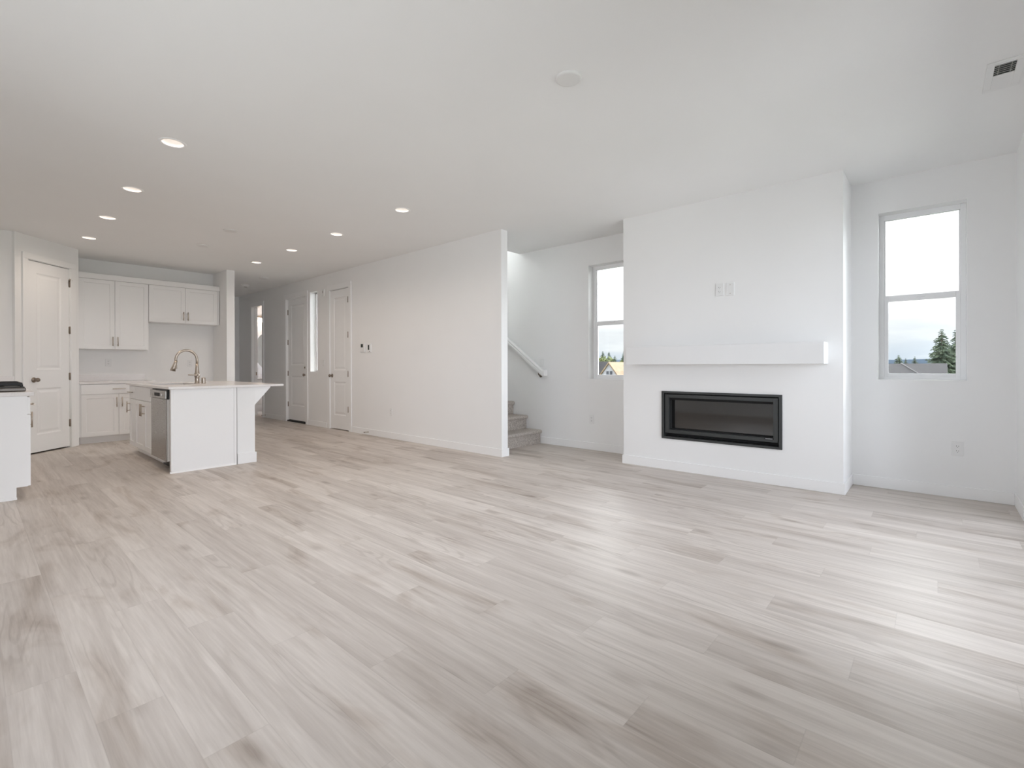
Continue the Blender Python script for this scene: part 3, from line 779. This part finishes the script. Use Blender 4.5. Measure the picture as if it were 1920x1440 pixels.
MB().box(-.05, .05, -.016, 0, -.068, .068, .005).build('housing', PLASTIC, t)
MB().box(-.028, .010, -.0175, -.014, -.03, .05, .001).build('screen', SCREEN, t)
MB().box(.012, .034, -.0175, -.014, -.062, -.052).build('indicator', BRONZE, t)
def doorstop(label, loc):
    t = thing('door_stop', label, 'door stop', loc, RX)
    MB().lathe([(0, 0), (.012, 0), (.012, .004), (.006, .008), (0, .008)], 14, Matrix.Rotation(R(90), 4, 'X')).build('base', NICKEL, t)
    MB().tube([(0.0065*math.cos(k*1.1), -.006-k*.0011, .0065*math.sin(k*1.1)) for k in range(58)], .0012, 6).build('spring', NICKEL, t)
    MB().tube([(0, -.066, 0), (0, -.080, 0)], .008, 12).build('tip', BRONZE, t)
doorstop('small spring door stop on the baseboard below the thermostat', (XP-BT, 6.80, .048))
doorstop('small spring door stop on the baseboard by the bathroom doorway', (XP-BT, 10.80, .056))

# ================================================================== CEILING FIXTURES
def downlight():
    t = thing('recessed_light', 'x', 'ceiling light', (0, 0, H), 0, 'recessed ceiling lights')
    MB().lathe([(.066, 0), (.067, -.002), (.084, -.004), (.087, -.002), (.087, 0)], 40).build('trim_ring', TRIM, t)
    MB().lathe([(.0665, 0), (.062, .055)], 40).lathe([(.068, 0), (.068, .062), (0, .062)], 40).build('baffle', PLASTIC, t)
    MB().lathe([(0, .05), (.060, .05), (.060, .052), (0, .052)], 40).build('lens', LENS, t)
    return t
dl = downlight(); dl.location = (*DOWN[0], H)
def lamp(x, y):
    l = bpy.data.lights.new('downlight_lamp', 'SPOT'); l.energy = LAMP_W; l.color = (1.0, .845, .715)
    l.spot_size = R(165); l.spot_blend = 1.0; l.shadow_soft_size = .045
    o = bpy.data.objects.new('downlight_lamp', l); COL.objects.link(o); o.location = (x, y, H-.002)
LAMP_W = 14.0
for p in DOWN: lamp(*p)
DLAB = ['nearest recessed light of the left row, largest one', 'second recessed light of the left row, counted from the living room', 'third recessed light of the left row, counted from the living room', 'farthest recessed light of the left row, near the pantry',
        'nearest recessed light of the right row, closest to the partition end', 'second recessed light of the right row, counted from the living room', 'third recessed light of the right row, counted from the living room', 'farthest recessed light of the right row, before the hallway']
dl['label'] = DLAB[0]
for i in range(1, 8): dup(dl, (*DOWN[i], H), DLAB[i])
def disc(label, x, y, r, h=.012):
    t = tag(MB().lathe([(r, 0), (r, -h*.55), (r*.93, -h*.9), (r*.80, -h), (0, -h*1.15)], 40).build('ceiling_cover', COVER, None, (x, y, H)), label, 'ceiling cover')
disc('large round white ceiling cover over the living area', 2.28, 1.573, .073, .014)
disc('round white ceiling cover over the near half of the island', 2.11, 6.39, .075)
disc('round white ceiling cover over the far half of the island', 2.12, 7.45, .075)
disc('round white ceiling cover at the start of the hallway', 3.655, 9.35, .085, .02)
t = thing('smoke_detector', 'round white smoke detector on the hallway ceiling', 'smoke detector', (3.71, 10.40, H))
MB().lathe([(.075, 0), (.075, -.012), (.066, -.018), (.062, -.034), (.05, -.042), (0, -.044)], 36).build('housing', PLASTIC, t)
MB().lathe([(.058, -.026), (.060, -.030), (.058, -.034)], 36).lathe([(.030, -.0445), (.018, -.047), (0, -.047)], 24).build('sensor_slot', DARKSLOT, t)
def register(label, x0, x1, y0, y1, two=True):
    t = thing('ceiling_vent', label, 'ceiling vent', ((x0+x1)/2, (y0+y1)/2, H)); a, b = (x1-x0)/2, (y1-y0)/2
    f = .034
    mb = MB(); z0, z1 = -.008, 0
    mb.box(-a, -a+f, -b, b, z0, z1, .002).box(a-f, a, -b, b, z0, z1, .002).box(-a+f, a-f, -b, -b+f, z0, z1, .002).box(-a+f, a-f, b-f, b, z0, z1, .002)
    mb.build('frame', PLASTIC, t)
    MB().box(-a+f, a-f, -b+f, b-f, -.0012, -.0002).build('duct_shade', DARKSLOT, t)  # black sheet paints the shade inside the duct
    mb = MB(); L = 2*(a-f); x = -a+f+.006
    while x < a-f-.004:
        dark = two and x < -a+f+L*.44
        hw, ang = (.0072, R(-38)) if dark else (.0105, R(14))
        mb.box(-hw, hw, -b+f, b-f, -.0006, .0006, 0, Matrix.Translation((x, 0, -.0065)) @ Matrix.Rotation(ang, 4, 'Y'))
        x += .0235 if dark else .0205
    for q in (-.33, .33): mb.box(-a+f, a-f, q*b-.0015, q*b+.0015, -.006, -.0035)
    mb.build('louvres', PLASTIC, t)
register('white ceiling vent with louvres in the upper right corner', 3.706, 4.075, -.365, -.212)
register('small white ceiling vent at the far end of the hallway', 3.95, 4.2, 10.98, 11.13, False)

# ================================================================== STAIRS
t = thing('staircase', 'carpeted beige stairs rising behind the partition wall', 'stairs', (XP2, 4.215, 0))
RISE, RUN = .1905, .254
for i in range(12):
    y0 = i*RUN; zt = (i+1)*RISE; zb = i*RISE
    pts = [(y0+.01, max(0, zb-.05)), (y0, zb), (y0, zt-.055)]
    cy_, cz_, rr = y0-.004, zt-.027, .027
    for k in range(9):
        a = R(-95)-k*R(175)/8
        pts.append((cy_+rr*math.cos(a)*1.0, cz_+rr*math.sin(a)))
    pts += [(y0+RUN+.02, zt), (y0+RUN+.02, max(0, zb-.05))]
    MB().prism(pts, 'x', .002, XW-XP2-.002).build('carpeted_step', CARPET, t)
t = thing('handrail', 'white handrail descending the stair-side wall', 'handrail', (XW-.055, 4.13, .985))
slope = RISE/RUN*.97
L = 3.3
mb = MB(); prof = [(-.02, -.034), (.02, -.034), (.022, -.012), (.018, .0), (.024, .018), (.014, .032), (-.014, .032), (-.024, .018), (-.018, 0), (-.022, -.012)]
bm = mb.bm
def rail_ring(y, z): return [bm.verts.new((px, y, z+pz*1.25)) for px, pz in prof]
A, B = rail_ring(0, .012), rail_ring(L, .012+L*slope); fs = [bm.faces.new(A), bm.faces.new(B[::-1])]
for k in range(len(prof)): fs.append(bm.faces.new((A[k], B[k], B[(k+1) % len(prof)], A[(k+1) % len(prof)])))
bmesh.ops.recalc_face_normals(bm, faces=fs)
mb.build('rail', TRIM, t)
MB().box(-.022, .055, -.042, .002, -.03, .05, .004).build('wall_return', TRIM, t)
for yy in (.075, 1.6, 2.9):
    zz = yy*slope-.035
    MB().tube([(.055, yy, zz-.045), (.02, yy, zz-.045), (0, yy, zz-.03), (0, yy, zz+.01)], .007, 10).lathe([(0, 0), (.028, 0), (.026, .006), (0, .006)], 18, Matrix.Translation((.055, yy, zz-.045)) @ Matrix.Rotation(R(-90), 4, 'Y')).build('bracket', BRONZE, t)

# ================================================================== BATHROOM GLIMPSE
def rounded(wd, ht, r, n=10):
    pts = []
    for cx, cz, a0 in ((wd/2-r, ht/2-r, 0), (-wd/2+r, ht/2-r, 90), (-wd/2+r, -ht/2+r, 180), (wd/2-r, -ht/2+r, 270)):
        for k in range(n+1):
            a = R(a0+90*k/n); pts.append((cx+r*math.cos(a), cz+r*math.sin(a)))
    return pts
t = thing('bathroom_mirror', 'rounded mirror on the bathroom wall through the doorway', 'mirror', (5.17, 12.898, 1.50))
MB().prism(rounded(.64, .96, .30), 'y', -.016, 0).build('mirror_frame', PLASTIC, t)
MB().prism(rounded(.625, .945, .293), 'y', -.018, -.014).build('mirror_glass', MIRROR, t)
t = thing('vanity_light', 'lit bathroom sconce with glass shades above the mirror', 'wall lamp', (5.13, 12.8975, 2.36))
MB().box(-.30, .30, -.03, 0, -.03, .03, .008).build('back_bar', NICKEL, t)
for q in (-.2, .2):
    MB().tube([(q, -.03, 0), (q, -.09, .035), (q, -.115, .02), (q, -.115, -.02)], .007, 8).lathe([(0, .0), (.022, -.0), (.03, -.03), (.025, -.035)], 16, Matrix.Translation((q, -.115, -.01))).build('arm', BRONZE, t)
    MB().lathe([(.026, -.035), (.045, -.075), (.058, -.135), (.062, -.14), (0, -.13)], 20, Matrix.Translation((q, -.115, 0))).build('glass_shade', BULB, t)
t = thing('bathroom_vanity', 'pale bathroom vanity below the rounded mirror', 'vanity', (5.2, 12.88, 0))
MB().box(-.6, .6, -.50, 0, .09, .78).box(-.58, .58, -.44, 0, 0, .09).build('body', CAB, t)
MB().box(-.62, .62, -.53, .0, .78, .81, .004).box(-.62, .62, -.015, .0, .81, .90).build('vanity_top', QUARTZ, t)
for s in (-1, 1): cab_door(t, -.59 if s < 0 else .003, -.003 if s < 0 else .59, .10, .77, s*.03, .62).location.y = -.52

# ================================================================== OUTSIDE
g = MB(); g.box(XW+1.0, 700, -300, 300, -4.6, -4.5)
tag(g.build('ground', GRASS), 'grassy ground outside, falling away from the house', 'ground', kind='structure')
tag(MB().box(XP2+.06, 7.0, 8.21, 10.14, -.13, -.01).build('porch_slab', QUARTZ), 'pale porch slab outside the entry door', 'porch', kind='structure')
def hill(name, label, x, y0, y1, ztop):
    mb = MB(); n = 40; pts = []
    for i in range(n+1):
        y = y0+(y1-y0)*i/n
        pts.append((y, ztop*(.80+.2*math.sin(i*.9)*math.sin(i*.37+1))))
    pts += [(y1, -4.5), (y0, -4.5)]
    mb.prism(pts, 'x', x, x+90)
    tag(mb.build(name, HILLM), label, 'hill', kind='structure')
hill('distant_hills', 'hazy blue hills on the horizon', 560, -640, 760, 9.5)

def conifer(label, x, y, top, base, rad, seed, grp='conifers beyond the houses'):
    rr = random.Random(seed)
    t = thing('conifer_tree', label, 'tree', (x, y, base), 0, grp)
    h = top-base
    MB().tube([(0, 0, 0), (0, 0, h*.6), (0, 0, h*.98)], [h*.022, h*.013, h*.003], 8).build('trunk', BARK, t)
    mb = MB(); bm = mb.bm
    n = 46
    for i in range(n):
        f = i/(n-1); z = h*(.16+.84*f); L0 = rad*(1-f)**.82*(.85+.4*rr.random())+rad*.05
        nb = 13 if f < .8 else 8
        for k in range(nb):
            a = rr.random()*6.283; L = L0*(.7+.5*rr.random()); dz = -L*(.22+.25*rr.random())
            ca, sa = math.cos(a), math.sin(a)
            for q in range(5):     # needle clumps along the branch
                d = L*(.2+.2*q+.08*rr.random()); s = L*.21*(1.15-.12*q)+.04*h/8
                c = Vector((ca*d, sa*d, z+dz*d/L+rr.uniform(-.3, .3)*s))
                up = Vector((rr.uniform(-.4, .4), rr.uniform(-.4, .4), 1)).normalized(); side = Vector((-sa, ca, rr.uniform(-.3, .3)))
                vs = [bm.verts.new(c+Vector((ca, sa, -.35))*s*1.2), bm.verts.new(c+side*s*.8-up*s*.2), bm.verts.new(c-side*s*.8-up*s*.2), bm.verts.new(c+up*s*.6)]
                bm.faces.new((vs[0], vs[1], vs[3])); bm.faces.new((vs[0], vs[3], vs[2])); bm.faces.new((vs[1], vs[2], vs[3])); bm.faces.new((vs[0], vs[2], vs[1]))
    mb.build('foliage', CONIFER, t)
conifer('tall full conifer rising behind the grey roof, left of the tall pair', 58, -.40, 4.25, -4.5, 1.75, 1)
conifer('tall narrower conifer behind the grey roof, right of the tall pair', 63.5, -1.45, 4.45, -4.5, 1.5, 2)
conifer('small distant conifer at the left edge of the right window view', 75, 3.40, 2.25, -4.5, 1.5, 3)
conifer('smallest distant conifer next to the left edge of the right window view', 84, 3.05, 1.95, -4.5, 1.0, 4)
conifer('small distant conifer alone in the middle of the right window view', 79.5, 2.0, 2.1, -4.5, 1.1, 5)
conifer('left dark conifer above the bright green trees by the stair window', 64, 38.0, 3.25, -4.5, 1.4, 6)
conifer('second dark conifer above the bright green trees by the stair window', 70, 40.4, 3.35, -4.5, 1.3, 7)
conifer('short conifer above the gable peak seen through the stair window', 47, 26.4, 2.15, -4.5, 1.3, 8)
conifer('tall conifer above the tan roof seen through the stair window', 60, 32.3, 3.05, -4.5, 1.35, 9)
def leafy(label, x, y, top, base, rad, seed):
    rr = random.Random(seed)
    t = thing('leafy_tree', label, 'tree', (x, y, base), 0, 'bright green trees beyond the houses')
    h = top-base; MB().tube([(0, 0, 0), (0, 0, h*.7)], [.16, .06], 8).build('trunk', BARK, t)
    mb = MB(); bm = mb.bm
    for i in range(900):
        u, v_ = rr.random()*6.283, rr.uniform(-1, 1); q = rr.random()**.4
        c = Vector((rad*q*math.cos(u)*math.sqrt(1-v_*v_), rad*q*math.sin(u)*math.sqrt(1-v_*v_), h*.68+h*.32*q*v_)); s = .22*rr.uniform(.6, 1.3)
        vs = [bm.verts.new(c+Vector((rr.uniform(-1, 1), rr.uniform(-1, 1), rr.uniform(-1, 1)))*s) for _ in range(4)]
        for f in ((0, 1, 2), (0, 2, 3), (0, 3, 1), (1, 3, 2)): bm.faces.new([vs[k] for k in f])
    mb.build('foliage', LEAFY, t)
leafy('bright green tree behind the dark roof, left one by the stair window', 52, 31.0, 2.35, -4.5, 1.2, 21)
leafy('bright green tree behind the dark roof, right one by the stair window', 56, 32.3, 2.25, -4.5, 1.15, 22)
leafy('bright green tree beyond the tan roof near the chimney edge', 52, 28.0, 1.8, -4.5, .9, 23)

# grey-roofed house behind the right window
t = thing('house', 'grey shingled roof of a house seen through the right window', 'house', (26, 1.5, -4.5))
MB().box(.4, 8, -1.6, 6.5, 0, 4.4).build('wall_body', SIDING, t)
MB().prism([(-.2, 4.15), (4.0, 5.66), (8.2, 4.15), (8.2, 4.05), (4.0, 5.54), (-.2, 4.05)], 'y', -1.9, 6.8).build('roof', SHINGLE, t)
MB().tube([(.6, -1.95, 4.44), (4.0, -.24, 5.665)], .035, 6).build('ridge_cap', CAPM, t)
MB().box(1.6, 1.9, -.35, -.05, 4.85, 5.02).build('roof_vent', SIDING, t)
# houses behind the stair window
t = thing('house', 'dark shingled roof of a house at the left of the stair window', 'house', (34.3, 22.55, -4.5))
MB().box(.4, 8, -2.2, 5, 0, 4.9).build('wall_body', SIDING, t)
MB().prism([(-.3, 4.95), (1.2, 5.95), (6.7, 4.85), (6.7, 4.7), (1.2, 5.80), (-.3, 4.8)], 'y', -2.4, 5.3).build('roof', SHINGLE, t)
t = thing('house', 'unfinished white gabled house with tan roof seen through the stair window', 'house', (30, 17.05, -4.5))
MB().prism([(-1.5, 0), (1.5, 0), (1.5, 3.95), (0, 5.82), (-1.5, 3.95)], 'x', -.4, 3.5).build('gable_wall', SIDING, t)
MB().prism([(-1.65, 3.82), (0, 5.86), (1.65, 3.82), (1.65, 3.70), (0, 5.74), (-1.65, 3.70)], 'x', -.55, 3.5).build('gable_roof', SHEATH, t)
MB().box(.2, 7, -6, -.9, 0, 4.4).build('wall_body', SIDING, t)
MB().prism([(-.1, 4.2), (2.4, 5.86), (7.2, 4.2), (7.2, 4.05), (2.4, 5.72), (-.1, 4.05)], 'y', -6.3, -.3).build('roof', SHEATH, t)
for q in (-.14, .14): MB().box(-.43, -.39, q-.09, q+.09, 4.98, 5.22).build('window', DARKWIN, t)
